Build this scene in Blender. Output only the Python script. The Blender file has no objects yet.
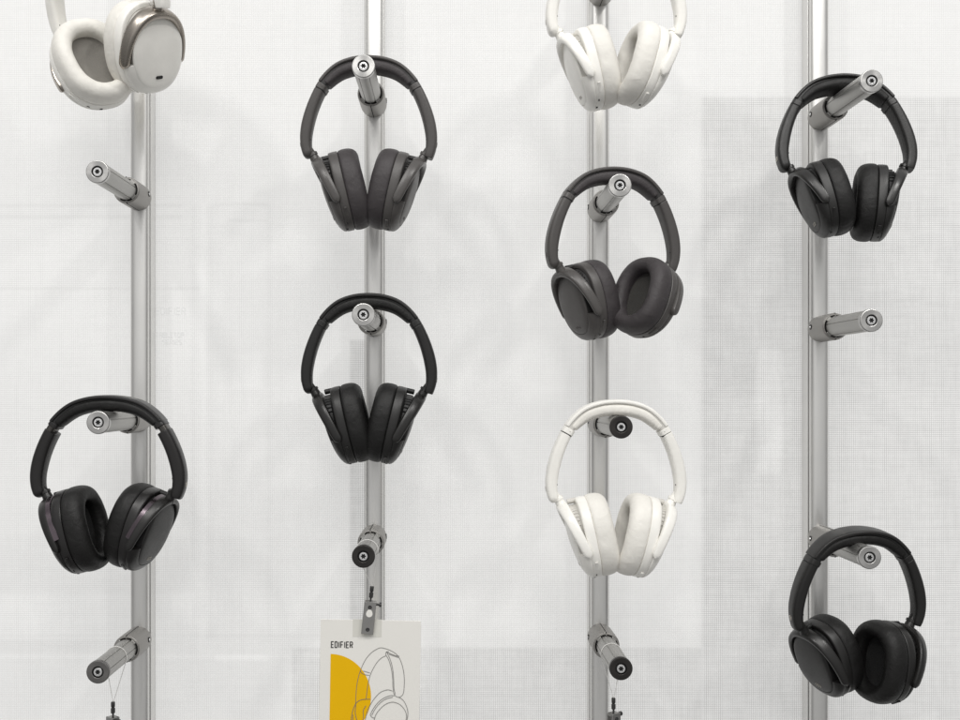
import bpy, math, random
from mathutils import Matrix, Vector
random.seed(7)
sc = bpy.context.scene
C = sc.collection
R = math.radians
MM = 0.001

# ------------------------------------------------------------------ camera numbers (metres; wall faces -Y, posts stand at y = 0)
DIST = 1.40            # lens to post fronts
S0 = 740.0             # photo pixels per metre on the plane y = 0
CX, CY = 445.0, 393.0  # where the lens axis meets the 960 x 720 photo
def at(px, py, y=0.0):
    k = (DIST + y) / (DIST * S0)
    return Vector(((px - CX) * k, y, (CY - py) * k))

# ------------------------------------------------------------------ node helpers
class N:
    def __init__(s, name):
        s.m = bpy.data.materials.new(name); s.m.use_nodes = True
        s.t = s.m.node_tree; s.b = s.t.nodes['Principled BSDF']
    def n(s, typ, **kw):
        x = s.t.nodes.new(typ)
        for k, v in kw.items(): setattr(x, k, v)
        return x
    def link(s, a, b): s.t.links.new(a, b)
    def put(s, v, sock):
        if hasattr(v, 'links') or hasattr(v, 'is_linked'): s.link(v, sock)
        else: sock.default_value = v
    def math(s, op, a, b=0.0, c=0.0, clamp=False):
        x = s.n('ShaderNodeMath', operation=op, use_clamp=clamp)
        for v, i in ((a, 0), (b, 1), (c, 2)): s.put(v, x.inputs[i])
        return x.outputs[0]
    def sstep(s, v, a, b):
        x = s.n('ShaderNodeMapRange', interpolation_type='SMOOTHSTEP')
        s.put(v, x.inputs['Value']); x.inputs['From Min'].default_value = a; x.inputs['From Max'].default_value = b
        return x.outputs['Result']
    def noise(s, vec, scale, detail=3, rough=0.5):
        x = s.n('ShaderNodeTexNoise'); x.inputs['Scale'].default_value = scale
        x.inputs['Detail'].default_value = detail; x.inputs['Roughness'].default_value = rough
        s.link(vec, x.inputs['Vector']); return x.outputs['Fac']
    def coord(s, out='Object'):
        return s.n('ShaderNodeTexCoord').outputs[out]

def plastic(name, col, rough, bump=0.05, scale=2500, mottle=0.12, spec=0.5, metallic=0.0, wrinkle=0.0):
    g = N(name); b = g.b; co = g.coord()
    b.inputs['Metallic'].default_value = metallic
    b.inputs['Specular IOR Level'].default_value = spec
    big = g.noise(co, 35, 4, 0.6)
    mix = g.n('ShaderNodeMix', data_type='RGBA')
    g.link(big, mix.inputs['Factor'])
    mix.inputs[6].default_value = (*[c * (1 - mottle) for c in col], 1)
    mix.inputs[7].default_value = (*[min(1, c * (1 + mottle)) for c in col], 1)
    g.link(mix.outputs[2], b.inputs['Base Color'])
    g.link(g.math('ADD', g.math('MULTIPLY', g.noise(co, 60, 5, 0.65), 0.22), rough - 0.11), b.inputs['Roughness'])
    h = g.noise(co, scale, 2)
    if wrinkle:
        v = g.n('ShaderNodeTexNoise'); v.inputs['Scale'].default_value = 55; v.inputs['Detail'].default_value = 5
        v.inputs['Distortion'].default_value = 1.5; g.link(co, v.inputs['Vector'])
        h = g.math('ADD', g.math('MULTIPLY', h, 0.25), g.math('MULTIPLY', v.outputs['Fac'], wrinkle))
    bp = g.n('ShaderNodeBump'); bp.inputs['Strength'].default_value = bump; bp.inputs['Distance'].default_value = 0.0012
    g.link(h, bp.inputs['Height']); g.link(bp.outputs[0], b.inputs['Normal'])
    return g.m

def metal(name, col, rough, stretch=(1, 1, 1), streak=0.15, aniso=0.0, radial=None, bump=0.02):
    g = N(name); b = g.b; co = g.coord()
    b.inputs['Metallic'].default_value = 1.0
    mp = g.n('ShaderNodeMapping'); mp.inputs['Scale'].default_value = stretch; g.link(co, mp.inputs['Vector'])
    st = g.noise(mp.outputs[0], 400, 4, 0.65)
    blotch = g.noise(co, 14, 5, 0.6)
    mix = g.n('ShaderNodeMix', data_type='RGBA')
    g.link(g.math('ADD', g.math('MULTIPLY', st, 0.5), g.math('MULTIPLY', blotch, 0.5)), mix.inputs['Factor'])
    mix.inputs[6].default_value = (*[c * (1 - streak) for c in col], 1)
    mix.inputs[7].default_value = (*[min(1, c * (1 + streak)) for c in col], 1)
    g.link(mix.outputs[2], b.inputs['Base Color'])
    g.link(g.math('ADD', g.math('ADD', g.math('MULTIPLY', st, 0.12), g.math('MULTIPLY', blotch, 0.18)), rough - 0.15), b.inputs['Roughness'])
    bp = g.n('ShaderNodeBump'); bp.inputs['Strength'].default_value = bump; bp.inputs['Distance'].default_value = 0.001
    g.link(st, bp.inputs['Height']); g.link(bp.outputs[0], b.inputs['Normal'])
    if radial:
        b.inputs['Anisotropic'].default_value = aniso
        tg = g.n('ShaderNodeTangent', direction_type='RADIAL', axis=radial); g.link(tg.outputs[0], b.inputs['Tangent'])
    return g.m

M = {}
M['post'] = metal('post_aluminium', (0.75, 0.745, 0.73), 0.40, (1, 1, 0.01), 0.05)
M['rod'] = metal('rod_aluminium', (0.44, 0.435, 0.42), 0.48, (1, 0.01, 1), 0.08)
M['sleeve'] = metal('sleeve_aluminium', (0.36, 0.35, 0.335), 0.50, (1, 1, 1), 0.10)
M['cap'] = metal('cap_turned_metal', (0.50, 0.495, 0.485), 0.33, (1, 1, 1), 0.06, 0.75, 'Y')
M['cap_dark'] = metal('cap_dark_metal', (0.055, 0.052, 0.05), 0.40, (1, 1, 1), 0.10, 0.5, 'Y')
M['cap_reflect_dark'] = metal('cap_dark_reflection', (0.20, 0.195, 0.19), 0.36, (1, 1, 1), 0.10, 0.6, 'Y')  # darker base stands in for the floor reflected in this cap
M['screw'] = metal('screw_steel', (0.80, 0.80, 0.80), 0.22, (1, 1, 1), 0.08)
M['steel'] = metal('clip_steel', (0.36, 0.355, 0.345), 0.36, (1, 1, 1), 0.15)
M['void'] = plastic('dark_recess', (0.012, 0.012, 0.012), 0.7, 0.02)
M['gutter'] = plastic('dark_slot', (0.10, 0.10, 0.10), 0.6, 0.02)
M['ink'] = plastic('black_ink', (0.045, 0.043, 0.042), 0.6, 0.0)
M['line_ink'] = plastic('grey_line_ink', (0.17, 0.165, 0.16), 0.6, 0.0)
M['paper'] = plastic('card_paper', (0.80, 0.785, 0.745), 0.45, 0.02, 1500, 0.02)
M['yellow'] = plastic('yellow_print', (0.80, 0.46, 0.0), 0.6, 0.01, 1500, 0.03, 0.2)
M['tape'] = plastic('clear_tape', (0.66, 0.65, 0.60), 0.22, 0.02, 400, 0.03)
M['thread'] = plastic('nylon_thread', (0.72, 0.71, 0.69), 0.35, 0.0)
M['bead'] = plastic('black_crimp', (0.03, 0.03, 0.03), 0.3, 0.02)
_g = N('faint_reflection'); _g.b.inputs['Base Color'].default_value = (.42, .42, .415, 1); _g.b.inputs['Emission Color'].default_value = (.78, .78, .77, 1); _g.b.inputs['Emission Strength'].default_value = .495; _g.b.inputs['Roughness'].default_value = .8  # colour of the painted lettering reflection, sharing the wall's added glow
M['print'] = _g.m  # for the painted reflection of lettering, not real print

def kit(nm, shell, pad, yoke, inner, cloth, mark, rs=0.42, yoke_m=None, plate=None):
    d = {}
    d['shell'] = plastic(nm + '_shell', shell, rs, 0.06, 2600)
    d['pad'] = plastic(nm + '_leatherette', pad, 0.52, 0.6, 1400, 0.16, 0.35, 0, 1.4)
    d['yoke'] = yoke_m or plastic(nm + '_yoke', yoke, rs - 0.10, 0.05, 2600)
    d['inner'] = plastic(nm + '_inner', inner, 0.5, 0.05)
    d['plate'] = plastic(nm + '_plate', plate or shell, rs + 0.03, 0.06, 2600)
    d['cloth'] = plastic(nm + '_speaker_cloth', cloth, 0.9, 0.6, 900, 0.25)
    d['mark'] = plastic(nm + '_mark', mark, 0.35, 0.0, 1500, 0.05)
    return d
KITS = {
    'grey': kit('grey', (0.070, 0.065, 0.0625), (0.048, 0.0425, 0.0445), (0.076, 0.071, 0.068), (0.018, 0.017, 0.017), (0.035, 0.033, 0.03), (0.11, 0.10, 0.10), 0.40),
    'black': kit('black', (0.0095, 0.009, 0.0086), (0.0065, 0.0062, 0.006), (0.011, 0.0104, 0.0099), (0.006, 0.006, 0.006), (0.007, 0.007, 0.007), (0.38, 0.36, 0.32), 0.40),
    'white': kit('white', (0.89, 0.875, 0.83), (0.80, 0.78, 0.73), (0.89, 0.875, 0.83), (0.60, 0.585, 0.55), (0.20, 0.19, 0.172), (0.60, 0.585, 0.55), 0.34),
}
KITS['violet'] = dict(KITS['black']); KITS['violet']['rim'] = metal('violet_rim_metal', (0.13, 0.108, 0.122), 0.20, (1, 1, 1), 0.1)
KITS['violet']['shell'] = plastic('satin_black_shell', (0.011, 0.010, 0.010), 0.34, 0.05, 2600)
KITS['violet']['slider'] = metal('slider_metal', (0.09, 0.085, 0.08), 0.3)
KITS['chrome'] = dict(KITS['white']); KITS['chrome']['yoke'] = metal('bronze_chrome', (0.35, 0.32, 0.285), 0.28, (1, 1, 1), 0.06)

# ------------------------------------------------------------------ mesh helpers
class MB:
    def __init__(s): s.v = []; s.f = []; s.mi = []
    def face(s, idx, mi=0): s.f.append(tuple(idx)); s.mi.append(mi)
    def rings(s, rs, closed=True, cap0=False, cap1=False, loop=False, mi=0):
        n = len(rs[0]); base = len(s.v)
        for r in rs: s.v += [tuple(p) for p in r]
        m = len(rs)
        for i in range(m if loop else m - 1):
            a = base + i * n; b = base + ((i + 1) % m) * n
            for j in range(n if closed else n - 1):
                k = (j + 1) % n
                s.face((a + j, a + k, b + k, b + j), mi)
        if cap0: s.face([base + j for j in range(n)][::-1], mi)
        if cap1: s.face([base + (m - 1) * n + j for j in range(n)], mi)
    def add(s, o, T=None):
        base = len(s.v)
        s.v += [tuple((T @ Vector(p)) if T else p) for p in o.v]
        for f, mi in zip(o.f, o.mi): s.face([base + i for i in f], mi)
        return s
    def box(s, c, d, mi=0, bev=0.0, T=None):
        x, y, z = d[0] / 2, d[1] / 2, d[2] / 2
        q = MB(); b = min(bev, x * .9, z * .9)
        def ring(yy, ins):
            X, Z = x - ins, z - ins
            if b <= 0: return [(-X, yy, -Z), (X, yy, -Z), (X, yy, Z), (-X, yy, Z)]
            o = []
            for cx, cz, a0 in ((X - b, -Z + b, -90), (X - b, Z - b, 0), (-X + b, Z - b, 90), (-X + b, -Z + b, 180)):
                for k in range(5):
                    a = R(a0 + k * 22.5); o.append((cx + b * math.cos(a), yy, cz + b * math.sin(a)))
            return o
        e = min(b * .4, y * .5)
        rr = [ring(-y, e), ring(-y + e, 0), ring(y - e, 0), ring(y, e)] if e > 0 else [ring(-y, 0), ring(y, 0)]
        q.rings([[(p[0] + c[0], p[1] + c[1], p[2] + c[2]) for p in r] for r in rr], True, True, True, mi=mi)
        return s.add(q, T)
    def tube(s, pts, r, n=10, mi=0, cap=True):
        pts = [Vector(p) for p in pts]; rs = []
        up = Vector((0.31, 0.17, 0.93)).normalized()
        for i, p in enumerate(pts):
            t = (pts[min(i + 1, len(pts) - 1)] - pts[max(i - 1, 0)]).normalized()
            a = t.cross(up).normalized(); b = t.cross(a)
            rad = r[i] if isinstance(r, (list, tuple)) else r
            rs.append([p + (a * math.cos(2 * math.pi * k / n) + b * math.sin(2 * math.pi * k / n)) * rad for k in range(n)])
        s.rings(rs, True, cap, cap, mi=mi)
    def lathe(s, prof, n=48, mi=0, rfun=None):
        """prof: (y, r); revolved about the Y axis"""
        rs = []
        for y, r in prof:
            rs.append([((r if rfun is None else rfun(a, r)) * math.cos(a), y, (r if rfun is None else rfun(a, r)) * math.sin(a)) for a in [2 * math.pi * k / n for k in range(n)]])
        s.rings(rs, mi=mi)
    def mesh(s, name, smooth=40, mirror=False):
        v = [(-p[0], p[1], p[2]) for p in s.v] if mirror else s.v
        f = [x[::-1] for x in s.f] if mirror else s.f
        me = bpy.data.meshes.new(name); me.from_pydata(v, [], f)
        for i, m in enumerate(s.mi): me.polygons[i].material_index = m
        import bmesh
        bm = bmesh.new(); bm.from_mesh(me); bmesh.ops.remove_doubles(bm, verts=bm.verts, dist=1e-7)
        bmesh.ops.recalc_face_normals(bm, faces=bm.faces); bm.to_mesh(me); bm.free()
        if smooth:
            me.shade_smooth(); me.set_sharp_from_angle(angle=R(smooth))
        return me

def obj(name, me, mats, parent=None, mat=None):
    o = bpy.data.objects.new(name, me); C.objects.link(o)
    mats = mats if isinstance(mats, (list, tuple)) else [mats]
    while len(me.materials) < len(mats): me.materials.append(None)
    for i, m in enumerate(mats):
        o.material_slots[i].link = 'OBJECT'; o.material_slots[i].material = m
    if parent: o.parent = parent
    if mat is not None: o.matrix_local = mat
    return o
def tag(o, label, cat, group=None, kind=None):
    o['label'] = label; o['category'] = cat
    if group: o['group'] = group
    if kind: o['kind'] = kind
    return o
def empty(name, mat):
    o = bpy.data.objects.new(name, None); C.objects.link(o); o.empty_display_size = 0.02
    o.matrix_world = mat; return o
def copy_tree(o, parent=None):
    c = o.copy(); C.objects.link(c); c.parent = parent
    for ch in list(o.children): copy_tree(ch, c)
    return c

def ribbon(mb, pts, w, y, mi=0, closed=False):
    """flat strip in the XZ plane facing -Y"""
    P = [Vector((p[0], p[1])) for p in pts]; L = []; Rr = []
    n = len(P)
    for i in range(n):
        a = P[(i - 1) % n] if (closed or i) else P[i]; b = P[(i + 1) % n] if (closed or i < n - 1) else P[i]
        d1 = (P[i] - a).normalized() if (P[i] - a).length > 1e-9 else (b - P[i]).normalized()
        d2 = (b - P[i]).normalized() if (b - P[i]).length > 1e-9 else d1
        t = (d1 + d2).normalized() if (d1 + d2).length > 1e-6 else d1
        nn = Vector((-t.y, t.x)); sc_ = 1 / max(0.5, nn.dot(Vector((-d1.y, d1.x))))
        L.append(P[i] + nn * w / 2 * sc_); Rr.append(P[i] - nn * w / 2 * sc_)
    base = len(mb.v)
    for l, r in zip(L, Rr): mb.v += [(l.x, y, l.y), (r.x, y, r.y)]
    for i in range(n if closed else n - 1):
        j = (i + 1) % n
        mb.face((base + 2 * i, base + 2 * i + 1, base + 2 * j + 1, base + 2 * j), mi)
def smooth_poly(pts, per=8):
    o = []
    n = len(pts)
    for i in range(n - 1):
        p0 = pts[max(i - 1, 0)]; p1 = pts[i]; p2 = pts[i + 1]; p3 = pts[min(i + 2, n - 1)]
        for k in range(per):
            t = k / per
            o.append(tuple(0.5 * ((2 * b) + (-a + c) * t + (2 * a - 5 * b + 4 * c - d) * t * t + (-a + 3 * b - 3 * c + d) * t ** 3) for a, b, c, d in zip(p0, p1, p2, p3)))
    o.append(tuple(pts[-1])); return o
GLYPH = {  # strokes on a 4 x 6 grid
    'E': ([(4, 6), (0, 6), (0, 0), (4, 0)], [(0, 3), (3.4, 3)]), 'D': ([(0, 0), (0, 6), (3, 6), (4, 5), (4, 1), (3, 0), (0, 0)],),
    'I': ([(0.5, 0), (0.5, 6)],), 'F': ([(0, 0), (0, 6), (4, 6)], [(0, 3), (3.4, 3)]), 'R': ([(0, 0), (0, 6), (3.3, 6), (4, 5.3), (4, 3.6), (3.3, 3), (0, 3)], [(2, 3), (4, 0)]),
    'T': ([(0, 6), (4, 6)], [(2, 6), (2, 0)]), 'A': ([(0, 0), (0, 5), (1, 6), (3, 6), (4, 5), (4, 0)], [(0, 2.6), (4, 2.6)]),
    'B': ([(0, 0), (0, 6), (3.3, 6), (4, 5.2), (3.4, 3), (0, 3)], [(3.4, 3), (4, 2), (4, .8), (3.3, 0), (0, 0)]), 'L': ([(0, 6), (0, 0), (4, 0)],),
    'O': ([(0, 1), (0, 5), (1, 6), (3, 6), (4, 5), (4, 1), (3, 0), (1, 0), (0, 1)],), 'P': ([(0, 0), (0, 6), (3.3, 6), (4, 5.3), (4, 3.6), (3.3, 3), (0, 3)],),
    'S': ([(4, 6), (1, 6), (0, 5), (0, 4), (1, 3), (3, 3), (4, 2), (4, 1), (3, 0), (0, 0)],),
}
def letters(mb, text, x, z, h, w, y, mi=0, adv=1.45, step=3e-5, xs=.86):
    u = h / 6; k = 0
    for ch in text:
        for st in GLYPH[ch]:
            ribbon(mb, [(x + p[0] * u * xs, z + p[1] * u) for p in st], w, y - step * (k % 3), mi); k += 1
        x += (1 if ch == 'I' else 4) * u * xs + adv * u
    return x

# ------------------------------------------------------------------ wall: woven translucent fabric over stacked sheets, reflections painted in
WY = 0.042
def wall_material():
    g = N('woven_wall_fabric'); b = g.b
    geo = g.n('ShaderNodeNewGeometry'); sep = g.n('ShaderNodeSeparateXYZ'); g.link(geo.outputs['Position'], sep.inputs[0])
    X, Z = sep.outputs[0], sep.outputs[2]; P = geo.outputs['Position']
    def threads(c, other, pitch, seed):
        u = g.math('DIVIDE', g.math('ADD', c, 5.0 + seed), pitch)
        fl = g.math('FLOOR', u); fr = g.math('FRACT', u)
        wn = g.n('ShaderNodeTexWhiteNoise', noise_dimensions='1D'); g.link(fl, wn.inputs['W'])
        tri = g.math('ABSOLUTE', g.math('SUBTRACT', fr, 0.5))          # 0.5 on the thread edge
        prof = g.sstep(tri, 0.16, 0.46)
        # every thread swells and thins along its length
        cmb = g.n('ShaderNodeCombineXYZ'); g.link(g.math('MULTIPLY', other, 26.0), cmb.inputs[0]); g.link(g.math('MULTIPLY', fl, 3.7), cmb.inputs[1])
        nz = g.sstep(g.noise(cmb.outputs[0], 1.0, 3), 0.25, 0.75)
        amp = g.math('ADD', 0.42, g.math('ADD', g.math('MULTIPLY', wn.outputs['Value'], 0.30), g.math('MULTIPLY', nz, 0.55)))
        return g.math('MULTIPLY', prof, amp)
    tv = threads(X, Z, 0.00285, 0.0); th = threads(Z, X, 0.00280, 0.7)
    patch = g.noise(P, 5.5, 3, 0.55)
    # sheets behind the fabric and painted reflections of shelf and door frames: (x0, x1, y0, y1 in photo pixels, tone, edge softness in px)
    rects = [(702, 1100, 97, 760, -0.050, 3), (292, 702, 648, 1000, -0.042, 2), (698, 756, 268, 640, -0.020, 10), (757, 782, 350, 474, 0.055, 3), (350, 366, 340, 652, -0.085, 2), (700, 812, 97, 300, -0.012, 30),
             (-200, 192, 594, 640, 0.014, 2), (-200, 200, 372, 600, -0.014, 26), (-200, 150, 640, 652, -0.012, 3), (215, 268, 655, 661, 0.04, 2), (418, 698, 30, 646, 0.008, 4),
             (-200, 182, 204, 207, -0.022, 1.5), (-200, 182, 215, 219, -0.022, 2), (-200, 200, 287, 290, -0.022, 1.5), (191, 196, 203, 560, -0.014, 3), (202, 206, 203, 560, 0.014, 3), (208, 214, 205, 640, -0.018, 4),
             (266, 272, 205, 640, -0.016, 4), (276, 284, 206, 700, -0.014, 5), (212, 268, 203, 206, -0.02, 2), (228, 268, 219, 222, -0.02, 2), (232, 262, 354, 388, 0.018, 4),
             (418, 420, 640, 760, -0.01, 2), (0, 400, 634, 637, -0.016, 1.5), (-20, 400, 655, 658, 0.02, 2), (155, 188, 640, 700, 0.012, 5), (715, 752, 275, 345, -0.012, 8)]
    tone = None; dark = None
    k = (DIST + WY) / (DIST * S0)
    for x0, x1, y0, y1, d, s in rects:
        s_ = s * k; a0, a1 = (x0 - CX) * k, (x1 - CX) * k; z1, z0 = (CY - y0) * k, (CY - y1) * k
        m = g.math('MULTIPLY', g.math('MULTIPLY', g.sstep(X, a0 - s_, a0 + s_), g.sstep(X, a1 + s_, a1 - s_)), g.math('MULTIPLY', g.sstep(Z, z0 - s_, z0 + s_), g.sstep(Z, z1 + s_, z1 - s_)))
        t = g.math('MULTIPLY', m, d * (1.7 if abs(d) < 0.03 and s < 5 else 1))
        tone = t if tone is None else g.math('ADD', tone, t)
        if d < -0.03:
            dark = m if dark is None else g.math('MAXIMUM', dark, m)
    tone = g.math('ADD', tone, g.math('MULTIPLY', g.math('SUBTRACT', patch, 0.5), 0.05))
    smudge = g.noise(P, 1.8, 4, 0.6)
    contrast = g.math('ADD', g.math('MULTIPLY', dark, 0.10), g.math('ADD', 0.060, g.math('MULTIPLY', smudge, 0.05)))
    weave = g.math('MULTIPLY', g.math('MAXIMUM', tv, th), 1.0)
    weave = g.math('ADD', weave, g.math('MULTIPLY', g.math('ADD', tv, th), 0.35))
    val = g.math('ADD', g.math('SUBTRACT', 0.845, g.math('MULTIPLY', weave, contrast)), g.math('ADD', tone, g.math('MULTIPLY', dark, 0.035)))
    cmb = g.n('ShaderNodeCombineColor')
    g.link(val, cmb.inputs[0]); g.link(g.math('MULTIPLY', val, 0.997), cmb.inputs[1]); g.link(g.math('MULTIPLY', val, 0.985), cmb.inputs[2])
    lowc = g.n('ShaderNodeMix', data_type='RGBA'); lowc.inputs['Factor'].default_value = 0.44; g.link(cmb.outputs[0], lowc.inputs[6]); lowc.inputs[7].default_value = (0, 0, 0, 1)
    g.link(lowc.outputs[2], b.inputs['Base Color'])
    b.inputs['Roughness'].default_value = 0.62; b.inputs['Specular IOR Level'].default_value = 0.25
    g.link(cmb.outputs[0], b.inputs['Emission Color']); b.inputs['Emission Strength'].default_value = 0.535   # glow added to keep shadows on the wall faint
    bp = g.n('ShaderNodeBump'); bp.inputs['Strength'].default_value = 0.12; bp.inputs['Distance'].default_value = 0.0006; bp.invert = True
    g.link(weave, bp.inputs['Height']); g.link(bp.outputs[0], b.inputs['Normal'])
    return g.m
mb = MB()
mb.box((0, WY + 0.01, 0), (3.2, 0.02, 2.4))
wall = obj('wall', mb.mesh('wall', 0), wall_material())
tag(wall, 'white woven fabric display wall with faint grey sheets behind the weave and painted reflections', 'wall', kind='structure')
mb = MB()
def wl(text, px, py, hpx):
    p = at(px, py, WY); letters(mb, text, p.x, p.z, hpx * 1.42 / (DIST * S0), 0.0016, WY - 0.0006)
wl('EDIFIER', 156, 314, 6.5); wl('TABLETOP', 156, 337, 4.5); wl('SERIES', 163, 344, 4.5)  # reflected lettering painted onto the wall
pr = obj('lettering', mb.mesh('lettering', 0), M['print'], wall)  # painted reflection of lettering, not printed on the wall

# ------------------------------------------------------------------ posts
def post_mesh():
    # half profile (x, y) from front centre to back, mirrored; front bar, slot, wider rear bar
    half = [(0, -2.9), (2.2, -2.84), (4.4, -2.6), (6.4, -2.2), (8.3, -1.5), (10.0, -0.5), (11.3, 0.9), (12.1, 2.4), (12.5, 4.2), (12.6, 6.0), (12.4, 6.6), (11.6, 6.8), (11.0, 7.0), (11.0, 8.6), (11.4, 9.0), (12.9, 9.0), (13.5, 9.4), (13.8, 10.2), (13.8, 31), (13.4, 32)]
    prof = [(-x, y) for x, y in half[::-1][:-1]] + half
    mb = MB(); rs = [[(x * MM, y * MM, z) for x, y in prof] for z in (-0.80, 0.80)]
    mb.rings(rs, closed=True, cap0=True, cap1=True)
    me = mb.mesh('post_profile', 28)
    for p in me.polygons:       # slot walls are dark
        c = p.center
        if 6.7 < c.y * 1000 < 8.95 and abs(c.x) < 0.0117: p.material_index = 1
    return me
POSTX = (139, 374, 600, 820)
post_words = ['leftmost upright aluminium post, carrying the black headphones with violet rims', 'upright aluminium post behind the hanging yellow and white card', 'upright aluminium post behind the two white headphones and a grey pair', 'rightmost upright aluminium post, carrying two black headphones']
pm = post_mesh()
for i, px in enumerate(POSTX):
    o = obj('display_post', pm, [M['post'], M['gutter']])
    o.location = (at(px, CY).x, 0, 0)
    tag(o, post_words[i], 'post', 'upright posts carrying the pegs')
mats_post = M['post']

# ------------------------------------------------------------------ pegs
PEGL = 0.166
def notch(angles, w, depth):
    def f(a, r):
        for q in angles:
            d = abs((a - R(q) + math.pi) % (2 * math.pi) - math.pi)
            if d < w / r / 1000: return r - depth * MM
        return r
    return f
def sleeve_mesh():
    mb = MB(); n = 180
    prof = [(0.001, .0150), (0.0, .0172), (-.004, .0176), (-.050, .0176), (-.0535, .0170), (-.0545, .0160), (-.0545, .0148), (-.020, .0146)]
    mb.lathe(prof, n, rfun=notch((90, -90), 0.55, 1.2))
    return mb.mesh('sleeve', 35)
def slit_mesh(s):
    mb = MB(); mb.box((0, -0.0275, s * 0.01715), (0.0009, 0.052, 0.0012)); return mb.mesh('slit', 0)
def rod_mesh():
    mb = MB()
    prof = [(-.016, .0130), (-.1595, .0130)]
    mb.lathe(prof, 240, rfun=notch((62, 118, -62, -118, 10, 170), 0.50, 0.9))
    # two clamping lugs where the rod leaves the sleeve
    for a in (45, 135, -45, -135):
        T = Matrix.Rotation(R(a), 4, 'Y')
        mb.box((0.0136, -0.0555, 0), (0.0022, 0.004, 0.0065), bev=0.0006, T=T)
    return mb.mesh('rod', 35)
def cap_mesh():
    mb = MB()
    mb.lathe([(-.1590, .0110), (-.1598, .0134), (-.1602, .0138), (-.1648, .0138), (-.1655, .0133), (-.1657, .0128), (-.1657, .0073), (-.1655, .0069), (-.1632, .0066)], 72)
    return mb.mesh('end_cap', 12)
def capring_mesh():
    mb = MB(); mb.lathe([(-.1633, .0066), (-.1631, .0045), (-.1631, .0001)], 40); return mb.mesh('cap_recess', 0)
def screw_mesh():
    mb = MB()
    mb.lathe([(-.1632, .0054), (-.1648, .0054), (-.1655, .0048), (-.1656, .0034)], 40)
    # six lobed socket
    rf = lambda a, r: r * (1 + 0.22 * math.cos(6 * a))
    mb.lathe([(-.1656, .0034), (-.1656, .00315)], 60); mb.lathe([(-.1656, .00265), (-.1638, .0024), (-.1638, .0001)], 60, mi=1, rfun=rf)
    # fill between round head and lobes
    n = 60; r0 = [(.00315 * math.cos(2 * math.pi * k / n), -.1656, .00315 * math.sin(2 * math.pi * k / n)) for k in range(n)]
    r1 = [(rf(2 * math.pi * k / n, .00265) * math.cos(2 * math.pi * k / n), -.1655, rf(2 * math.pi * k / n, .00265) * math.sin(2 * math.pi * k / n)) for k in range(n)]
    mb.rings([r0, r1])
    return mb.mesh('screw', 25)
def sidebolt_mesh(s):
    mb = MB()
    for s in (s,):
        T = Matrix.Translation((s * 0.0172, -0.0125, 0.002)) @ Matrix.Rotation(R(90 * s), 4, 'Z')
        q = MB(); q.lathe([(0.001, .0001), (-.0009, .0001), (-.0009, .0034), (0.001, .0034)], 24, mi=1); mb.add(q, T)
        q = MB(); q.lathe([(-.0010, .0018), (-.0014, .0016), (-.0014, .0001)], 20, mi=0); mb.add(q, T)
    return mb.mesh('set_screw', 30)
PM = dict(sleeve=sleeve_mesh(), slit=[slit_mesh(-1), slit_mesh(1)], rod=rod_mesh(), cap=cap_mesh(), ring=capring_mesh(), screw=screw_mesh(), bolt=[sidebolt_mesh(-1), sidebolt_mesh(1)])
def make_peg():
    t = empty('display_peg', Matrix())
    s = obj('sleeve', PM['sleeve'], M['sleeve'], t)
    
    for k in (0, 1): obj('slit', PM['slit'][k], M['void'], s); obj('set_screw', PM['bolt'][k], [M['screw'], M['void']], s)
    obj('rod', PM['rod'], M['rod'], t)
    c = obj('end_cap', PM['cap'], M['cap'], t)
    obj('recess', PM['ring'], M['void'], c); obj('screw', PM['screw'], [M['screw'], M['void']], c)
    return t
# (post, base y px, cap material, label)
PEGS = [(0, 198, 'cap', 'empty metal peg with silver cap on the leftmost post, under the white chrome-yoked headphones'),
        (0, 419, 'cap', 'metal peg holding the black headphones with violet rims'),
        (0, 639, 'cap_reflect_dark', 'empty metal peg with cap painted with a dark reflection and a thread loop on the leftmost post'),
        (1, 105, 'cap', 'metal peg holding the dark grey headphones at the top of the second post'),
        (1, 324, 'cap', 'metal peg holding the black headphones above the hanging card'),
        (1, 537, 'cap_dark', 'metal peg with black cap from which the printed card hangs'),
        (2, -6, 'cap', 'metal peg cut by the top edge of the picture, holding white headphones'),
        (2, 210, 'cap', 'metal peg holding the dark grey headphones on the third post'),
        (2, 423, 'cap_dark', 'metal peg with black cap holding the white headphones in the middle of the third post'),
        (2, 636, 'cap_dark', 'empty metal peg with black cap and a thread loop on the third post'),
        (3, 118, 'cap', 'metal peg with bright cap holding the upper black headphones on the rightmost post'),
        (3, 329, 'cap', 'empty metal peg between the two black headphones on the rightmost post'),
        (3, 538, 'cap', 'metal peg holding the lower black headphones on the rightmost post')]
PEGPOS = []
proto = None
for i, (po, py, cm, lab) in enumerate(PEGS):
    if proto is None: proto = t = make_peg()
    else: t = copy_tree(proto)
    p = at(POSTX[po], py); PEGPOS.append(p)
    t.matrix_world = Matrix.Translation((p.x, -0.0012, p.z)) @ Matrix.Rotation(R(random.uniform(-.5, .5)), 4, 'Z') @ Matrix.Rotation(R(random.uniform(-3, 3)), 4, 'Y')
    for c in t.children:
        if c.name.startswith('end_cap'): c.material_slots[0].material = M[cm]
    tag(t, lab, 'peg', 'metal display pegs clamped to the posts')

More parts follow.
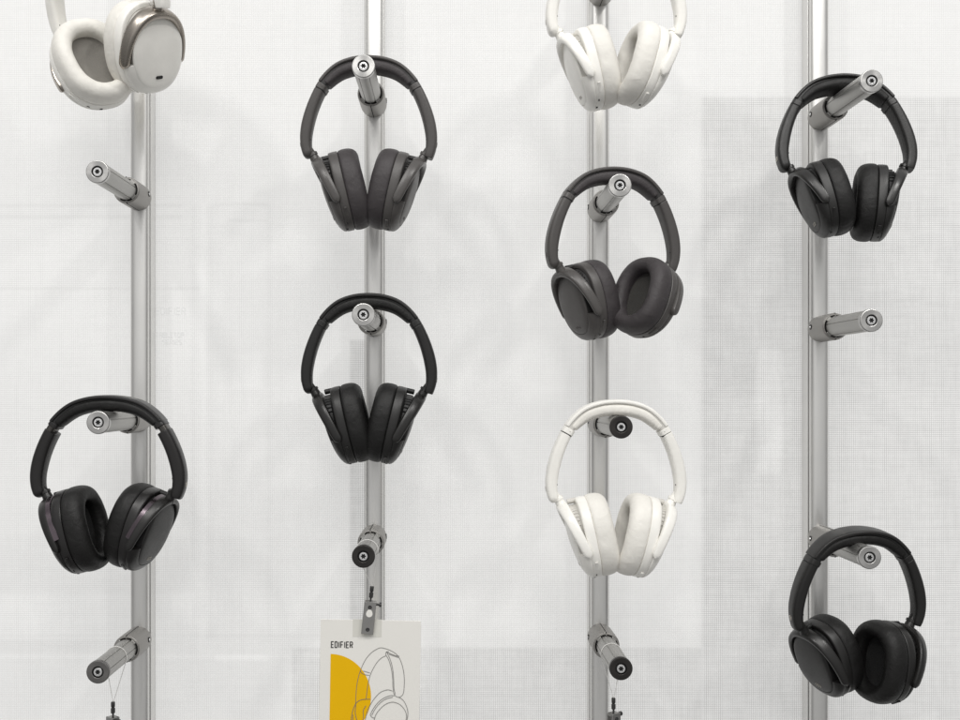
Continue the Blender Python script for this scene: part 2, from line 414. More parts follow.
# ------------------------------------------------------------------ headphones
class Band:
    """outer outline of the headband in the XZ plane, origin at the cushion underside"""
    def __init__(s, wx, wz=1.0, top=20.0):
        half = [(0, 0), (23, -2.6), (43, -11), (60.5, -28), (73, -50), (82, -74), (86, -95), (85.3, -113), (80.5, -129)]
        half = [(x * wx, z * wz + top) for x, z in half]
        pts = [(-x, z) for x, z in half[::-1][:-1]] + half
        s.p = [Vector(q) for q in smooth_poly(pts, 24)]
        s.s = [0.0]
        for a, b in zip(s.p, s.p[1:]): s.s.append(s.s[-1] + (b - a).length)
        mid = s.s[len(s.s) // 2]; s.s = [q - mid for q in s.s]; s.end = s.s[-1]
    def at(s, q):
        q = max(s.s[0], min(s.s[-1], q))
        lo, hi = 0, len(s.s) - 1
        while hi - lo > 1:
            m = (lo + hi) // 2
            if s.s[m] <= q: lo = m
            else: hi = m
        t = (q - s.s[lo]) / (s.s[hi] - s.s[lo]); P = s.p[lo].lerp(s.p[hi], t)
        T = (s.p[min(hi + 1, len(s.p) - 1)] - s.p[max(lo - 1, 0)]).normalized()
        return P, Vector((-T.y, T.x))     # outward normal (tangent runs left to right)
    def sweep(s, mb, q0, q1, outf, inf, wf, ex=3.0, n=36, m=40, r0=3.0, r1=3.0, mi=0, exi=None):
        rs = []
        qs = []
        for i in range(6): qs.append((q0 + r0 * (1 - math.cos(i / 6 * math.pi / 2)), math.sin(i / 6 * math.pi / 2)))
        for i in range(m + 1): qs.append((q0 + r0 + (q1 - q0 - r0 - r1) * i / m, 1.0))
        for i in range(5, -1, -1): qs.append((q1 - r1 * (1 - math.cos(i / 6 * math.pi / 2)), math.sin(i / 6 * math.pi / 2)))
        for q, k in qs:
            P, nn = s.at(q); o, i_, w = outf(q), inf(q), wf(q)
            cen = -(o + i_) / 2; hh = (i_ - o) / 2; cut = min(hh, w)
            hh2 = hh - min(r0, hh * .85) * (1 - k); w2 = w - min(r0, w * .85) * (1 - k)
            ring = []
            for j in range(n):
                a = 2 * math.pi * j / n; c_, s_ = math.cos(a), math.sin(a)
                e = exi if (exi and c_ < 0) else ex
                rr = (abs(c_) ** e + abs(s_) ** e) ** (-1 / e)
                off = cen + hh2 * rr * c_; y = w2 * rr * s_
                pp = P + nn * off
                ring.append((pp.x * MM, y * MM, pp.y * MM))
            rs.append(ring)
        mb.rings(rs, True, True, True, mi=mi)

def lerp(a, b, t): return a + (b - a) * max(0, min(1, t))
def oval(u, ins, rd, rh, n=72, a0=0, a1=360, ex=2.35):
    o = []
    full = abs(a1 - a0) >= 360
    for j in range(n if full else n + 1):
        a = R(a0 + (a1 - a0) * j / n); c_, s_ = math.cos(a), math.sin(a)
        rr = (abs(c_) ** ex + abs(s_) ** ex) ** (-1 / ex)
        o.append((u * MM, (rd - ins) * rr * c_ * MM, (rh - ins) * rr * s_ * MM))
    return o
def taper(mb, h0=48.0):
    # the outer half of the cup grows thinner towards its lower end
    def f(p):
        u, y, z = p; k = 1.0
        if z < 0.016: k = 1 - 0.50 * min(1.0, (0.016 - z) / (h0 * MM + 0.016)) ** 1.7
        return (u if u < .031 else .031 + (u - .031) * k, y, z)
    mb.v = [f(p) for p in mb.v]; return mb
def oval_pt(deg, u, ins, rd, rh, ex=2.35):
    a = R(deg); c_, s_ = math.cos(a), math.sin(a); rr = (abs(c_) ** ex + abs(s_) ** ex) ** (-1 / ex)
    return Vector((u * MM, (rd - ins) * rr * c_ * MM, (rh - ins) * rr * s_ * MM))

STY = {
    'slim': dict(wx=1.0, wz=1.0, rd=38.5, rh=48, cup=1.06, padS=73.5, yw=(10.5, 13.5), yt=7.4, E=57, Rd=37.5, hinge=(70.5, -122 + 20)),
    'large': dict(wx=1.12, wz=1.0, rd=40, rh=49, cup=1.09, padS=80, yw=(8.5, 12), yt=6.0, E=57, Rd=38.5, hinge=(79.5, -120 + 20)),
    'plush': dict(wx=1.08, wz=1.0, rd=42.5, rh=50, cup=1.12, padS=76, yw=(12, 17), yt=9.0, E=56.5, Rd=38.5, hinge=(77, -118 + 20)),
}
PIV = (36, -12, 64)     # pivot u, pivot h, distance hinge - pivot
def build_style(key):
    st = STY[key]; B = Band(st['wx'], st['wz']); D = {}; rd, rh = st['rd'], st['rh']; q = st['padS']; E_ = B.end
    # headband shell and cushion
    mb = MB(); B.sweep(mb, -q, q, lambda s: 0, lambda s: 5.6, lambda s: lerp(16.0, 13.5, abs(s) / q), 4.0, r0=1.2, r1=1.2, m=64)
    B.sweep(mb, -q - 3, q + 3, lambda s: .8, lambda s: 13.4, lambda s: 12.2, 4.0, r0=.3, r1=.3, m=64, mi=1)
    D['headband'] = mb.mesh('headband', 50)
    mb = MB(); B.sweep(mb, -q + 2, q - 2, lambda s: 4.6, lambda s: 20.0 - 4.6 * max(0, abs(s) / q) ** 3, lambda s: lerp(15.4, 12.6, abs(s) / q), 3.4, r0=3.0, r1=3.0, m=64, exi=2.5)
    D['cushion'] = mb.mesh('cushion', 60)
    for s in (-1, 1):
        def SW(mb, a, b, *r, **k):
            if s > 0: B.sweep(mb, a, b, *r, **k)
            else:
                r0, r1 = k.pop('r0', 3), k.pop('r1', 3); B.sweep(mb, -b, -a, *r, r0=r1, r1=r0, **k)
        A0 = q + (1.0 if key == 'slim' else 11)
        if key != 'slim':
            mb = MB(); SW(mb, q - 4, A0 + 10, lambda t: 1.2, lambda t: 11.5, lambda t: 11.0, 4, r0=.5, r1=.5)
            SW(mb, q - 1.5, q + 4.5, lambda t: 0.2, lambda t: 14.6, lambda t: 13.2, 4, r0=.4, r1=.6, mi=1)
            D['slider', s] = mb.mesh('slider', 40)
        mb = MB()
        if key == 'slim':
            SW(mb, A0 - .4, A0 + 7.0, lambda t: 0.1, lambda t: 15.0, lambda t: 13.0, 4, r0=.4, r1=.4, m=8)
            SW(mb, A0 + 6.5, A0 + 9, lambda t: .7, lambda t: 14.2, lambda t: 12.4, 4, r0=.2, r1=.2, m=4, mi=1)
            A0 += 7.6
        T_ = 15.4 if key == 'slim' else 17.5
        SW(mb, A0, E_ - .5, lambda t: 0.0, lambda t: lerp(T_ - 1.2, T_, (abs(t) - A0) / 40) - 3.2 * max(0, (abs(t) - E_ + 45) / 45) ** 1.5,
           lambda t: lerp(12.8, 8.8, (abs(t) - A0) / (E_ - A0)), 3.6, r0=.9, r1=7.5, m=48)
        # small holes along the inside of the arm
        for pos in ((A0 - 4.2, A0 + 70) if key == 'slim' else (A0 + 66,)):
            P, nn = B.at(s * pos); c = P - nn * (T_ - 2.0); T = Matrix.Translation((c.x * MM, -0.006, c.y * MM)) @ Matrix.Rotation(-math.atan2(nn.x, nn.y), 4, 'Y')
            mb.box((0, 0, 0), (.0014, .0026, .0016), mi=1, T=T)
            T2 = Matrix.Translation(((P.x - nn.x * 9) * MM, -0.0124, (P.y - nn.y * 9) * MM)) @ Matrix.Rotation(-math.atan2(nn.x, nn.y), 4, 'Y')
            if pos < A0: mb.box((0, 0, 0), (.0016, .0012, .0016), mi=1, bev=.0007, T=T2)
        D['arm', s] = mb.mesh('arm', 40)
        # emblem: three short strokes standing on the outer face of the arm
        mb = MB()
        for k, hgt in ((-1, 5.0), (0, 6.8), (1, 5.0)):
            P, nn = B.at(s * (E_ - 20)); tt = Vector((nn.y, -nn.x))
            T = Matrix(((nn.x, 0, tt.x, (P.x - nn.x * .2) * MM), (0, 1, 0, k * 2.4 * MM), (nn.y, 0, tt.y, (P.y - nn.y * .2) * MM), (0, 0, 0, 1)))
            mb.box((0, 0, 0), (.0012, .0014, hgt * MM), bev=.0005, T=T)
        D['emblem', s] = mb.mesh('emblem', 0)
        # yoke: arch with limbs front and back, plus the stub into the arm
        mb = MB(); rs = []; m = 64; nS = 20
        for i in range(-3, m + 4):
            if i < 0 or i > m:
                kk = (-i if i < 0 else i - m); ph = 0 if i < 0 else math.pi
                y = st['Rd'] * math.cos(ph); e = -PIV[2] - 2.2 * kk; rad = Vector((math.cos(ph), 0)); shr = (1, .92, .70, .15)[kk]
            else:
                ph = math.pi * i / m
                y = st['Rd'] * (abs(math.cos(ph)) ** .86) * (1 if math.cos(ph) >= 0 else -1); e = -PIV[2] + (st['E'] - st['yt'] / 2) * (math.sin(ph) ** .92 if math.sin(ph) > 0 else 0)
                rad = Vector((math.cos(ph) / st['Rd'], math.sin(ph) / st['E'])).normalized(); shr = 1
            w = lerp(st['yw'][0], st['yw'][1], max(0, math.sin(ph)) if 0 <= i <= m else 0) / 2 * shr
            tk = st['yt'] / 2 * (0.55 + .45 * shr) * (1 + .25 * (max(0, math.sin(ph)) ** 6 if 0 <= i <= m else 0))
            ring = []
            for j in range(nS):
                a = 2 * math.pi * j / nS + math.pi / nS; c_, s_ = math.cos(a), math.sin(a); ex = 3.6
                rr = (abs(c_) ** ex + abs(s_) ** ex) ** (-1 / ex)
                uu = w * rr * c_; vv = tk * rr * s_ * (1 - 0.22 * (uu / w if w else 0))
                ring.append((uu * MM, (y + rad.x * vv) * MM, (e + rad.y * vv) * MM))
            rs.append(ring)
        mb.rings(rs, True, True, True)
        mb.tube([(0, 0, (st['E'] - PIV[2] - 4) * MM), (0, 0, -.003), (.0008, 0, .003), (.0015, 0, .011)], [.0066, .0054, .0048, .0044], 20)
        mb.tube([(0, 0, -.0015), (0.0002, 0, .0015)], [.0062, .0062], 20)
        D['yoke', s] = mb.mesh('yoke', 35, mirror=s < 0)
        # rim: bright inner edge of the yoke on the large model
        mb = MB(); rs = []
        for i in range(2, m - 1):
            ph = math.pi * i / m
            y = (st['Rd'] - .4) * (abs(math.cos(ph)) ** .86) * (1 if math.cos(ph) >= 0 else -1); e = -PIV[2] + (st['E'] - 3.4) * math.sin(ph) ** .92
            rad = Vector((math.cos(ph) / st['Rd'], math.sin(ph) / st['E'])).normalized()
            w0 = -lerp(st['yw'][0], st['yw'][1], math.sin(ph)) / 2
            rs.append([((w0 + a) * MM, (y + rad.x * b) * MM, (e + rad.y * b) * MM) for a, b in ((.8, -3.2), (.8, 3.5), (-4.2, 2.6), (-4.8, 1.9), (-4.8, -2.4), (-3.8, -3.0))])
        mb.rings(rs, True, True, True); D['rim', s] = mb.mesh('rim', 30, mirror=s < 0)
        # ear cup housing (material 0 shell, 1 dark inner)
        mir = s < 0
        mb = MB()
        mb.rings([oval(u, i_, rd, rh) for u, i_ in ((20, 8), (22.6, 3.2), (22.9, 1.6), (23.6, 1.0), (28.5, 0.9), (32.4, 1.2), (33.6, 1.8), (34.2, 2.8), (34.2, 6.5), (33.0, 7.6))], cap0=True)
        mb.rings([oval(u, i_, rd, rh) for u, i_ in ((33.0, 7.0), (36, 9.6), (45.2, 9.9))], mi=1, cap0=True)
        # ribs of the inner works seen in the opening above the plate
        for a in range(24, 160, 8):
            p = oval_pt(a, 38.5, 9.4, rd, rh); T = Matrix.Translation(p) @ Matrix.Rotation(R(90 - a), 4, 'X')
            mb.box((0, 0, 0), (.008, .0012, .0016), mi=1, T=T)
        # lower jaw flush with the limb ends
        a0, a1 = -202, 22
        prof = [(33.8, 9), (33.8, 1.6), (35.5, 1.3), (39.5, 2.2), (43.2, 4.4), (45.8, 7.2), (46.9, 9.0), (47.0, 10.0), (45.5, 10.4)]
        # angles where the jaw stops, just under the limb ends
        lo = math.degrees(math.asin(-16.5 / rh)); aa0, aa1 = -180 - lo, lo
        rs = [oval(u, i_, rd, rh, 56, aa0, aa1) for u, i_ in prof]
        base = len(mb.v); mb.rings(rs, closed=False)
        nn_ = len(rs[0])
        mb.face([base + k * nn_ for k in range(len(rs))]); mb.face([base + k * nn_ + nn_ - 1 for k in range(len(rs))][::-1])
        taper(mb, rh); D['cup', s] = mb.mesh('ear_cup', 35, mirror=mir)
        mb = MB()
        pp = 10.3 if key != 'plush' else 8.0
        mb.rings([oval(u, i_, rd, rh) for u, i_ in ((44.0, pp + .4), (46.2, pp), (47.4, pp + .6), (48.3, pp + 1.8), (49.0, pp + 4.5), (49.6, pp + 9), (50.0, pp + 16), (50.2, rd - 3))], cap1=True, cap0=True)
        taper(mb, rh); D['plate', s] = mb.mesh('outer_plate', 40, mirror=mir)
        mb = MB()
        prof = [(17, 19.0), (9, 19.6), (4, 18.4), (1.0, 15.6), (-.4, 12), (-.2, 9), (1.2, 5.8), (3.8, 3.0), (7.5, 1.2), (12, .3), (17, .2), (20.5, .8), (22.2, 2.0), (22.7, 3.6), (22.7, 9)]
        sp = smooth_poly(prof, 3)
        rs = []
        for k, (u, i_) in enumerate(sp):
            ring = oval(u, i_, rd, rh, 96)
            wob = []
            for j, p in enumerate(ring):
                a = 2 * math.pi * j / 96
                w_ = 0.20 * math.sin(3 * a + 1 + s) + 0.10 * math.sin(7 * a + k * .15) + .05 * math.sin(17 * a)
                wob.append((p[0] + w_ * MM * (1 if 4 < k < 34 else 0), p[1] * (1 + w_ * .006), p[2] * (1 + w_ * .006)))
            rs.append(wob)
        mb.rings(rs); D['pad', s] = mb.mesh('ear_cushion', 60, mirror=mir)
        mb = MB(); mb.rings([oval(u, i_, rd, rh) for u, i_ in ((14.5, 18.2), (15.6, 22), (16.4, 28), (16.6, rd - 2))], cap1=True)
        D['cloth', s] = mb.mesh('speaker_cloth', 60, mirror=mir)
        # ports, button and hinge lug
        ports = []
        for a, u, dx, dz in (((-122, 29.5, .0013, .0030), (-103, 31, .0022, .0030)) if s < 0 else ((-100, 29.5, .0022, .0022),)):
            p = oval_pt(a, u, 0.9, rd, rh); T = Matrix.Translation(p) @ Matrix.Rotation(R(a + 90), 4, 'X')
            mb = MB(); mb.box((0, 0, 0), (dx, dz, .0006), T=T, bev=.0004); ports.append(mb.mesh('port', 0, mirror=mir))
        D['port', s] = ports
        mb = MB()
        for a in (-122,) if s > 0 else (-143,):
            p = oval_pt(a, 28, 0.9, rd, rh); T = Matrix.Translation(p) @ Matrix.Rotation(R(a + 90), 4, 'X')
            mb.box((0, 0, 0), (.0034, .012, .0016), T=T, bev=.0007)
        D['button', s] = mb.mesh('button', 40, mirror=mir)
        mb = MB()
        p = oval_pt(82, 38, 4.2, rd, rh); T = Matrix.Translation(p) @ Matrix.Rotation(R(90), 4, 'Z')
        qq = MB(); qq.lathe([(-.005, .0001), (-.005, .0026), (-.0045, .0032), (.006, .0032), (.006, .0001)], 24); mb.add(qq, T)
        D['lug', s] = mb.mesh('hinge_lug', 30, mirror=mir)
        mb = MB()
        if key == 'plush':
            mb.box((0, 0, 0), (.0095, .0016, .0036), bev=.0017, T=Matrix.Translation((.0502, 0, (-rh + 20) * MM)) @ Matrix.Rotation(R(90), 4, 'Z'))
        else:
            for k in (-1, 0, 1):
                n = 14; z0 = (-rh + 19) * MM; y0 = k * 3.1 * MM
                r_o = [(.0501, y0 + .0016 * math.cos(2 * math.pi * j / n), z0 + .0019 * math.sin(2 * math.pi * j / n)) for j in range(n)]
                r_i = [(.0501, y0 + .0010 * math.cos(2 * math.pi * j / n), z0 + .0013 * math.sin(2 * math.pi * j / n)) for j in range(n)]
                r_b = [(.0488, p[1], p[2]) for p in r_o]
                mb.rings([r_b, r_o, r_i])
        taper(mb, rh); D['mark', s] = mb.mesh('plate_mark', 0, mirror=mir)
    return D
DATA = {k: build_style(k) for k in STY}

def headphones(style, kitn, peg, depth, label, yaw=0, roll=0, pitch=0, L=(0, 13, 26), Rr=(0, 13, 26), dx=0.0, dz=0.0, cs=1.0):
    """L, Rr: swivel (+ shows the cushion side to the aisle), cup tilt, yoke tilt in degrees"""
    D = DATA[style]; K = KITS[kitn]; st = STY[style]
    b = PEGPOS[peg] if isinstance(peg, int) else peg
    pos = Vector((b.x + dx, -depth, b.z + 0.0128 + dz))
    t = empty('headphones', Matrix.Translation(pos) @ Matrix.Rotation(R(yaw), 4, 'Z') @ Matrix.Rotation(R(pitch), 4, 'X') @ Matrix.Rotation(R(roll), 4, 'Y'))
    tag(t, label, 'headphones', 'headphones hanging on the pegs')
    hb = obj('headband', D['headband'], [K['shell'], K['inner']], t); obj('cushion', D['cushion'], K['pad'], hb)
    S = Matrix.Diagonal((-1, 1, 1, 1))
    for s, (sw, tc, ty) in ((-1, L), (1, Rr)):
        if ('slider', s) in D: obj('slider', D['slider', s], [K.get('slider', K['shell']), K['shell']], t)
        ar = obj('arm', D['arm', s], [K['shell'], M['void']], t); obj('emblem', D['emblem', s], K['mark'], ar)
        hx, hz = st['hinge']
        Hm = Matrix.Translation((hx * MM, 0, hz * MM)) @ Matrix.Rotation(R(sw), 4, 'Z') @ Matrix.Rotation(R(ty), 4, 'Y')
        Cs = Matrix.Scale(st['cup'] * cs, 4)
        Cm = Hm @ Cs @ Matrix.Translation((0, 0, -PIV[2] * MM)) @ Matrix.Rotation(R(tc - ty), 4, 'Y') @ Matrix.Translation((-PIV[0] * MM, 0, -PIV[1] * MM))
        Hm = Hm @ Cs
        if s < 0: Hm = S @ Hm @ S; Cm = S @ Cm @ S
        yk = obj('yoke', D['yoke', s], K['yoke'], t, Hm)
        if 'rim' in K: obj('rim', D['rim', s], K['rim'], yk)
        cup = obj('ear_cup', D['cup', s], [K['shell'], K['inner']], t, Cm)
        obj('ear_cushion', D['pad', s], K['pad'], cup); obj('outer_plate', D['plate', s], K['plate'], cup)
        obj('speaker_cloth', D['cloth', s], K['cloth'], cup); [obj('port', pm_, M['void'], cup) for pm_ in D['port', s]]
        obj('button', D['button', s], K['shell'], cup); obj('hinge_lug', D['lug', s], K['inner'], cup)
        obj('plate_mark', D['mark', s], M['void'] if style == 'plush' else K['mark'], cup)
    return t

headphones('slim', 'grey', 3, 0.095, 'dark grey headphones with closed cups hanging at the top of the second post', yaw=0, L=(-3, 13, 27), Rr=(-3, 13, 27))
headphones('slim', 'black', 4, 0.088, 'black headphones seen straight on, hanging above the printed card', yaw=0, L=(0, 13, 30), Rr=(0, 13, 30))
headphones('slim', 'grey', 7, 0.108, 'dark grey headphones turned aside so one open ear cushion faces out, on the third post', yaw=9, L=(-14, 13, 30), Rr=(29, 21, 29), cs=.98)
headphones('slim', 'white', 8, 0.128, 'cream white headphones on the black capped peg in the middle of the third post', yaw=0, L=(0, 12, 27), Rr=(4, 13, 27))
headphones('slim', 'white', 6, 0.130, 'cream white headphones cut by the top edge of the picture on the third post', yaw=0, L=(-2, 14, 28), Rr=(14, 16, 27), dz=-.008)
headphones('slim', 'black', 10, 0.080, 'black headphones on the bright capped peg at the upper right', yaw=-3, pitch=-12, L=(4, 12, 28), Rr=(-10, 7, 25), dx=-.002, dz=-.002, cs=.955)
headphones('slim', 'black', 12, 0.120, 'black headphones with spread open cushions at the lower right', yaw=5, roll=-2, pitch=6, L=(-18, 15, 27), Rr=(16, 8, 27), dx=.004, dz=-.003)
headphones('large', 'violet', 1, 0.125, 'larger black headphones with violet metal rims on the leftmost post', yaw=-2, L=(2, 14, 27), Rr=(-10, 17, 30))
headphones('plush', 'chrome', at(POSTX[0], -22), 0.130, 'white headphones with bronze chrome yokes cut by the top left corner', yaw=-25, roll=-8, pitch=18, L=(25, 18, 30), Rr=(-12, 22, 36), dx=-.0265, dz=-.0175)

# ------------------------------------------------------------------ clips, threads, card
def clip_parts(t):
    mb = MB()
    mb.box((0, -.003, -.013), (.0098, .0012, .027), bev=.0006)       # front plate
    mb.box((0, .0026, -.012), (.0098, .0012, .025), bev=.0006)       # back plate
    mb.box((0, -.0002, -.0008), (.0094, .0044, .0022), bev=.0004)    # bridge
    body = obj('clip_body', mb.mesh('clip_body', 30), M['steel'], t)
    mb = MB(); n = 24; o = []
    for k in range(n):
        a = 2 * math.pi * k / n; r = .0027 * (1 + .35 * max(0, math.sin(a)) ** 4)
        o.append((r * math.cos(a), r * math.sin(a) - .0095))
    mb.rings([[(x, -.0038, z) for x, z in o], [(x, -.0030, z) for x, z in o]], cap0=True)
    obj('keyhole', mb.mesh('keyhole', 30), M['paper'], body)
    for z in (-.0042, -.0225):
        mb = MB(); q = MB(); q.lathe([(-.0036, .0001), (-.0041, .0010), (-.0040, .0016), (-.003, .0019)], 20); mb.add(q, Matrix.Translation((0, 0, z)))
        obj('rivet', mb.mesh('rivet', 40), M['bead'], body)
    mb = MB(); mb.tube([(.0048, 0, -.002), (.0088, 0, -.002)], .0010, 12); mb.tube([(.0074, 0, -.002), (.0092, 0, -.002)], .0019, 16)
    obj('pin', mb.mesh('pin', 40), M['bead'], body)
    mb = MB()
    mb.tube([(0, 0, .0004), (0, 0, .003)], .0008, 10); mb.tube([(0, 0, .003), (0, 0, .0036), (0, 0, .0072), (0, 0, .0078)], [.0012, .0018, .0018, .0012], 16)
    mb.tube([(0, 0, .0080), (0, 0, .0086), (0, 0, .0122), (0, 0, .0128)], [.0012, .0017, .0017, .0012], 16)
    obj('crimp', mb.mesh('crimp', 40), M['bead'], t)
def make_clip(peg, px, py, y, yaw, tilt, label, ring_y):
    base = at(px, py, y)
    t = empty('clip', Matrix.Translation(base) @ Matrix.Rotation(R(yaw), 4, 'Z') @ Matrix.Rotation(R(tilt), 4, 'Y') @ Matrix.Scale(1.5, 4))
    clip_parts(t)
    # nylon thread: over the peg and down to the crimp (built in the clip's own frame)
    inv = t.matrix_world.inverted(); pc = PEGPOS[peg]
    topc = t.matrix_world @ Vector((0, 0, .0125)); pts = [topc]
    rr = .0136; cen = Vector((pc.x, ring_y, pc.z))
    for k in range(25):
        a = R(-160 - 220 * 0 + 0) if 0 else R(200 - 220 * k / 24)
        pts.append(cen + Vector((rr * math.cos(a), 0.0006 * math.sin(a), rr * math.sin(a))))
    pts.append(topc + Vector((.0006, 0, 0)))
    mb = MB(); mb.tube([inv @ p for p in pts], .00030, 8)
    obj('thread', mb.mesh('thread', 60), M['thread'], t)
    tag(t, label, 'clip', 'steel clips hanging on threads')
    return t
CARD_Y = -0.118
make_clip(5, 370.5, 601.5, CARD_Y, 4, 6, 'steel clip gripping the printed card under the black capped peg', CARD_Y - .004)
make_clip(9, 613.5, 713, -0.112, 38, 0, 'steel clip at the bottom edge under the third post peg', -.098)
make_clip(2, 113, 717, -0.112, -40, 0, 'steel clip at the bottom left edge under the peg with the dark reflecting cap', -.098)

# card, drawn in photo pixels on its own plane
org = at(371.5, 620, CARD_Y); kk = (DIST + CARD_Y) / (DIST * S0)
card = empty('printed_card', Matrix.Translation(org) @ Matrix.Rotation(R(1.0), 4, 'Y'))
tag(card, 'white printed card with yellow half disc and headphone line drawing, hanging from a clip', 'card')
def cp(zx, zy):   # from the 5.54x enlargement of the card
    return ((310 + zx / 5.54 - 371.5) * kk, (620 - (590 + zy / 5.54)) * kk)
mb = MB(); w = 100.5 * kk; h = 150 * kk
mb.box((-0.6 * kk, 0, -h / 2), (w, .0012, h), bev=.0015)
obj('sheet', mb.mesh('sheet', 30), M['paper'], card)
mb = MB(); n = 48; cxz = cp(118, 592); r_ = 228 / 5.54 * kk
ring = [(cxz[0] + r_ * math.sin(math.pi * k / n), -.00075, cxz[1] + 1.03 * r_ * math.cos(math.pi * k / n)) for k in range(n + 1)]
mb.v += ring; mb.face(range(len(ring))[::-1])
obj('yellow_disc', mb.mesh('yellow_disc', 0), M['yellow'], card)
lines = [[(262, 650), (262, 590), (266, 530), (275, 480), (290, 430), (315, 380), (345, 345), (375, 325), (395, 318), (420, 322), (455, 335), (485, 355), (505, 385), (520, 430), (528, 480), (528, 540), (522, 573), (505, 589), (487, 587), (472, 570), (466, 530), (464, 490), (459, 450), (450, 412), (438, 380), (424, 356), (426, 341), (440, 338)],
         [(318, 605), (322, 570), (328, 520), (338, 475), (352, 440), (375, 400), (400, 374), (424, 362)],
         [(430, 344), (446, 376), (458, 412), (466, 455), (470, 500), (472, 540), (480, 575)],
         [(285, 442), (290, 458), (310, 468), (335, 472)], [(300, 448), (338, 458)],
         [(426, 341), (450, 350), (478, 360), (498, 362)], [(440, 352), (470, 362), (494, 370)],
         [(316, 720), (326, 672), (346, 628), (372, 590), (400, 563), (436, 550), (464, 556)],
         [(343, 690), (360, 655), (388, 618), (420, 594), (452, 582), (476, 582)], [(352, 692), (370, 656), (398, 622), (430, 600), (466, 590)],
         [(496, 588), (522, 604), (541, 634), (551, 670), (549, 705), (540, 740), (520, 775)],
         [(362, 740), (372, 694), (394, 660), (424, 632), (458, 618), (490, 622), (518, 640), (538, 668), (544, 700), (536, 740)],
         [(343, 690), (352, 702), (366, 708)],
         [(238, 740), (240, 700), (250, 656), (266, 624), (290, 608), (316, 604), (342, 603)], [(262, 640), (260, 680), (268, 715), (282, 745)], [(318, 640), (304, 668), (306, 700), (298, 745)], [(248, 690), (246, 740)]]
mb = MB()
for i, l in enumerate(lines):
    ribbon(mb, [cp(*p) for p in smooth_poly(l, 5)], 0.00062, -.00105 - i * 2e-5)
obj('line_drawing', mb.mesh('line_drawing', 0), M['line_ink'], card)
mb = MB(); p0 = cp(121, 321); letters(mb, 'EDIFIER', p0[0], p0[1], 32 / 5.54 * kk, .00115, -.0010, adv=1.45, xs=.60)
obj('lettering', mb.mesh('lettering', 0), M['ink'], card)
mb = MB(); p0 = cp(238, 262); p1 = cp(398, 160); mb.box(((p0[0] + p1[0]) / 2, -.00072, (p0[1] + p1[1]) / 2), (abs(p1[0] - p0[0]), .0002, abs(p1[1] - p0[1]) * .96))
obj('tape', mb.mesh('tape', 0), M['tape'], card)

# ------------------------------------------------------------------ light: shop ceiling lamps, an added fill softbox and the pale shop around
W = bpy.data.worlds.new('World'); sc.world = W; W.use_nodes = True
nt = W.node_tree; bg = nt.nodes['Background']
tc = nt.nodes.new('ShaderNodeTexCoord'); sp = nt.nodes.new('ShaderNodeSeparateXYZ'); nt.links.new(tc.outputs['Generated'], sp.inputs[0])
mr = nt.nodes.new('ShaderNodeMapRange'); nt.links.new(sp.outputs[2], mr.inputs[0]); mr.inputs[1].default_value = -1; mr.inputs[2].default_value = 1
cr = nt.nodes.new('ShaderNodeValToRGB'); nt.links.new(mr.outputs[0], cr.inputs[0])
e = cr.color_ramp.elements; e[0].position = 0.0; e[0].color = (.20, .195, .19, 1); e[1].position = 1.0; e[1].color = (.95, .95, .95, 1)
for pos, v in ((.30, .46), (.42, .66), (.50, .90), (.57, .98), (.66, 1.0), (.78, .85)):
    q = e.new(pos); q.color = (v, v * .995, v * .985, 1)
mp = nt.nodes.new('ShaderNodeMapping'); mp.inputs['Scale'].default_value = (3.2, 3.2, .35); nt.links.new(tc.outputs['Generated'], mp.inputs[0])
nz = nt.nodes.new('ShaderNodeTexNoise'); nz.inputs['Scale'].default_value = 1.6; nz.inputs['Detail'].default_value = 3; nt.links.new(mp.outputs[0], nz.inputs['Vector'])
m2 = nt.nodes.new('ShaderNodeMapRange'); nt.links.new(nz.outputs['Fac'], m2.inputs[0]); m2.inputs[1].default_value = .35; m2.inputs[2].default_value = .65; m2.inputs[3].default_value = .68; m2.inputs[4].default_value = 1.22
mx = nt.nodes.new('ShaderNodeMix'); mx.data_type = 'RGBA'; mx.blend_type = 'MULTIPLY'; mx.inputs[0].default_value = 1.0
nt.links.new(cr.outputs[0], mx.inputs[6]); 
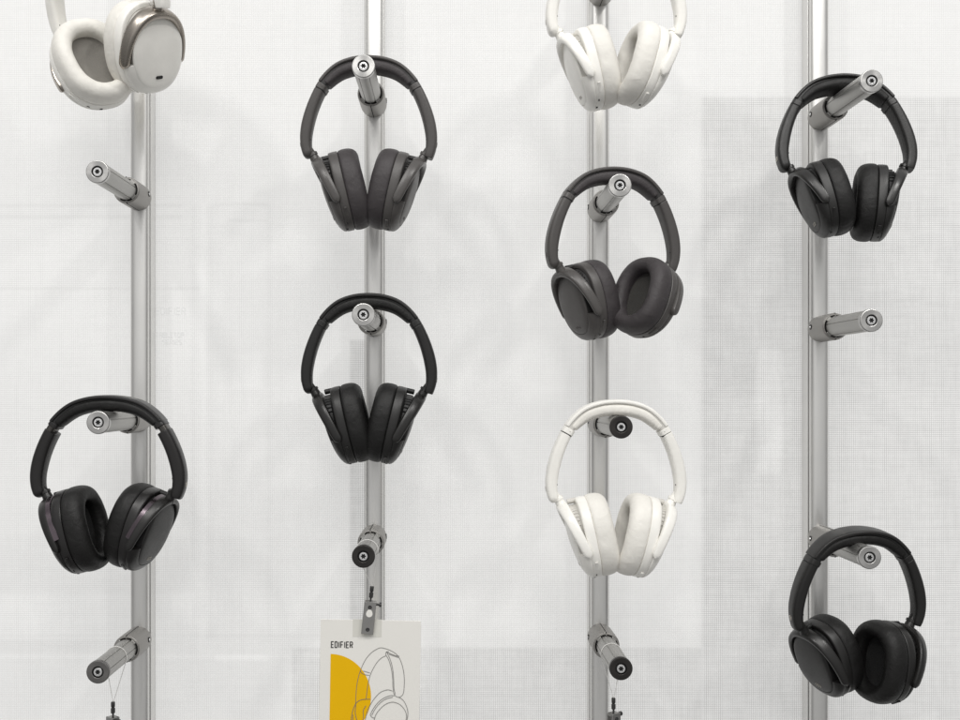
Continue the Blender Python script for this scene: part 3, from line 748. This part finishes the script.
ab = nt.nodes.new('ShaderNodeMath'); ab.operation = 'ABSOLUTE'; nt.links.new(sp.outputs[0], ab.inputs[0])
sd = nt.nodes.new('ShaderNodeMapRange'); sd.interpolation_type = 'SMOOTHSTEP'; nt.links.new(ab.outputs[0], sd.inputs[0]); sd.inputs[1].default_value = .45; sd.inputs[2].default_value = 1.0; sd.inputs[3].default_value = 1.0; sd.inputs[4].default_value = .42
pm_ = nt.nodes.new('ShaderNodeMath'); pm_.operation = 'MULTIPLY'; nt.links.new(m2.outputs[0], pm_.inputs[0]); nt.links.new(sd.outputs[0], pm_.inputs[1])
nt.links.new(pm_.outputs[0], mx.inputs[7]); nt.links.new(mx.outputs[2], bg.inputs[0])
bg.inputs[1].default_value = 0.80

def lamp(name, loc, target, size, power, col=(1, .985, .96)):
    l = bpy.data.lights.new(name, 'AREA'); l.shape = 'DISK'; l.size = size; l.energy = power; l.color = col
    o = bpy.data.objects.new(name, l); C.objects.link(o); o.location = loc
    o.rotation_euler = (Vector(target) - Vector(loc)).to_track_quat('-Z', 'Y').to_euler()
lamp('ceiling_or_fill_lamp', (1.5, -1.75, 2.15), (0.1, 0, -.15), 0.22, 17)
lamp('ceiling_or_fill_lamp', (-1.4, -1.85, 2.2), (-0.1, 0, -.15), 0.22, 15)
lamp('ceiling_or_fill_lamp', (0.0, -2.9, 2.75), (0, 0, -.3), 2.4, 66)  # broad softbox added as fill, not a lamp of the shop

# ------------------------------------------------------------------ camera
cam = bpy.data.cameras.new('camera'); co = bpy.data.objects.new('camera', cam); C.objects.link(co)
co.location = (0, -DIST, 0); co.rotation_euler = (R(90), 0, 0)
cam.sensor_width = 36; cam.lens = 36 * (DIST * S0) / 960
cam.shift_x = (480 - CX) / 960; cam.shift_y = (CY - 360) / 960
cam.clip_start = 0.05; cam.clip_end = 50
sc.camera = co
sc.view_settings.view_transform = 'Standard'; sc.view_settings.look = 'None'; sc.view_settings.exposure = 0
sc.render.engine = 'CYCLES'; sc.cycles.use_denoising = True; sc.cycles.max_bounces = 8
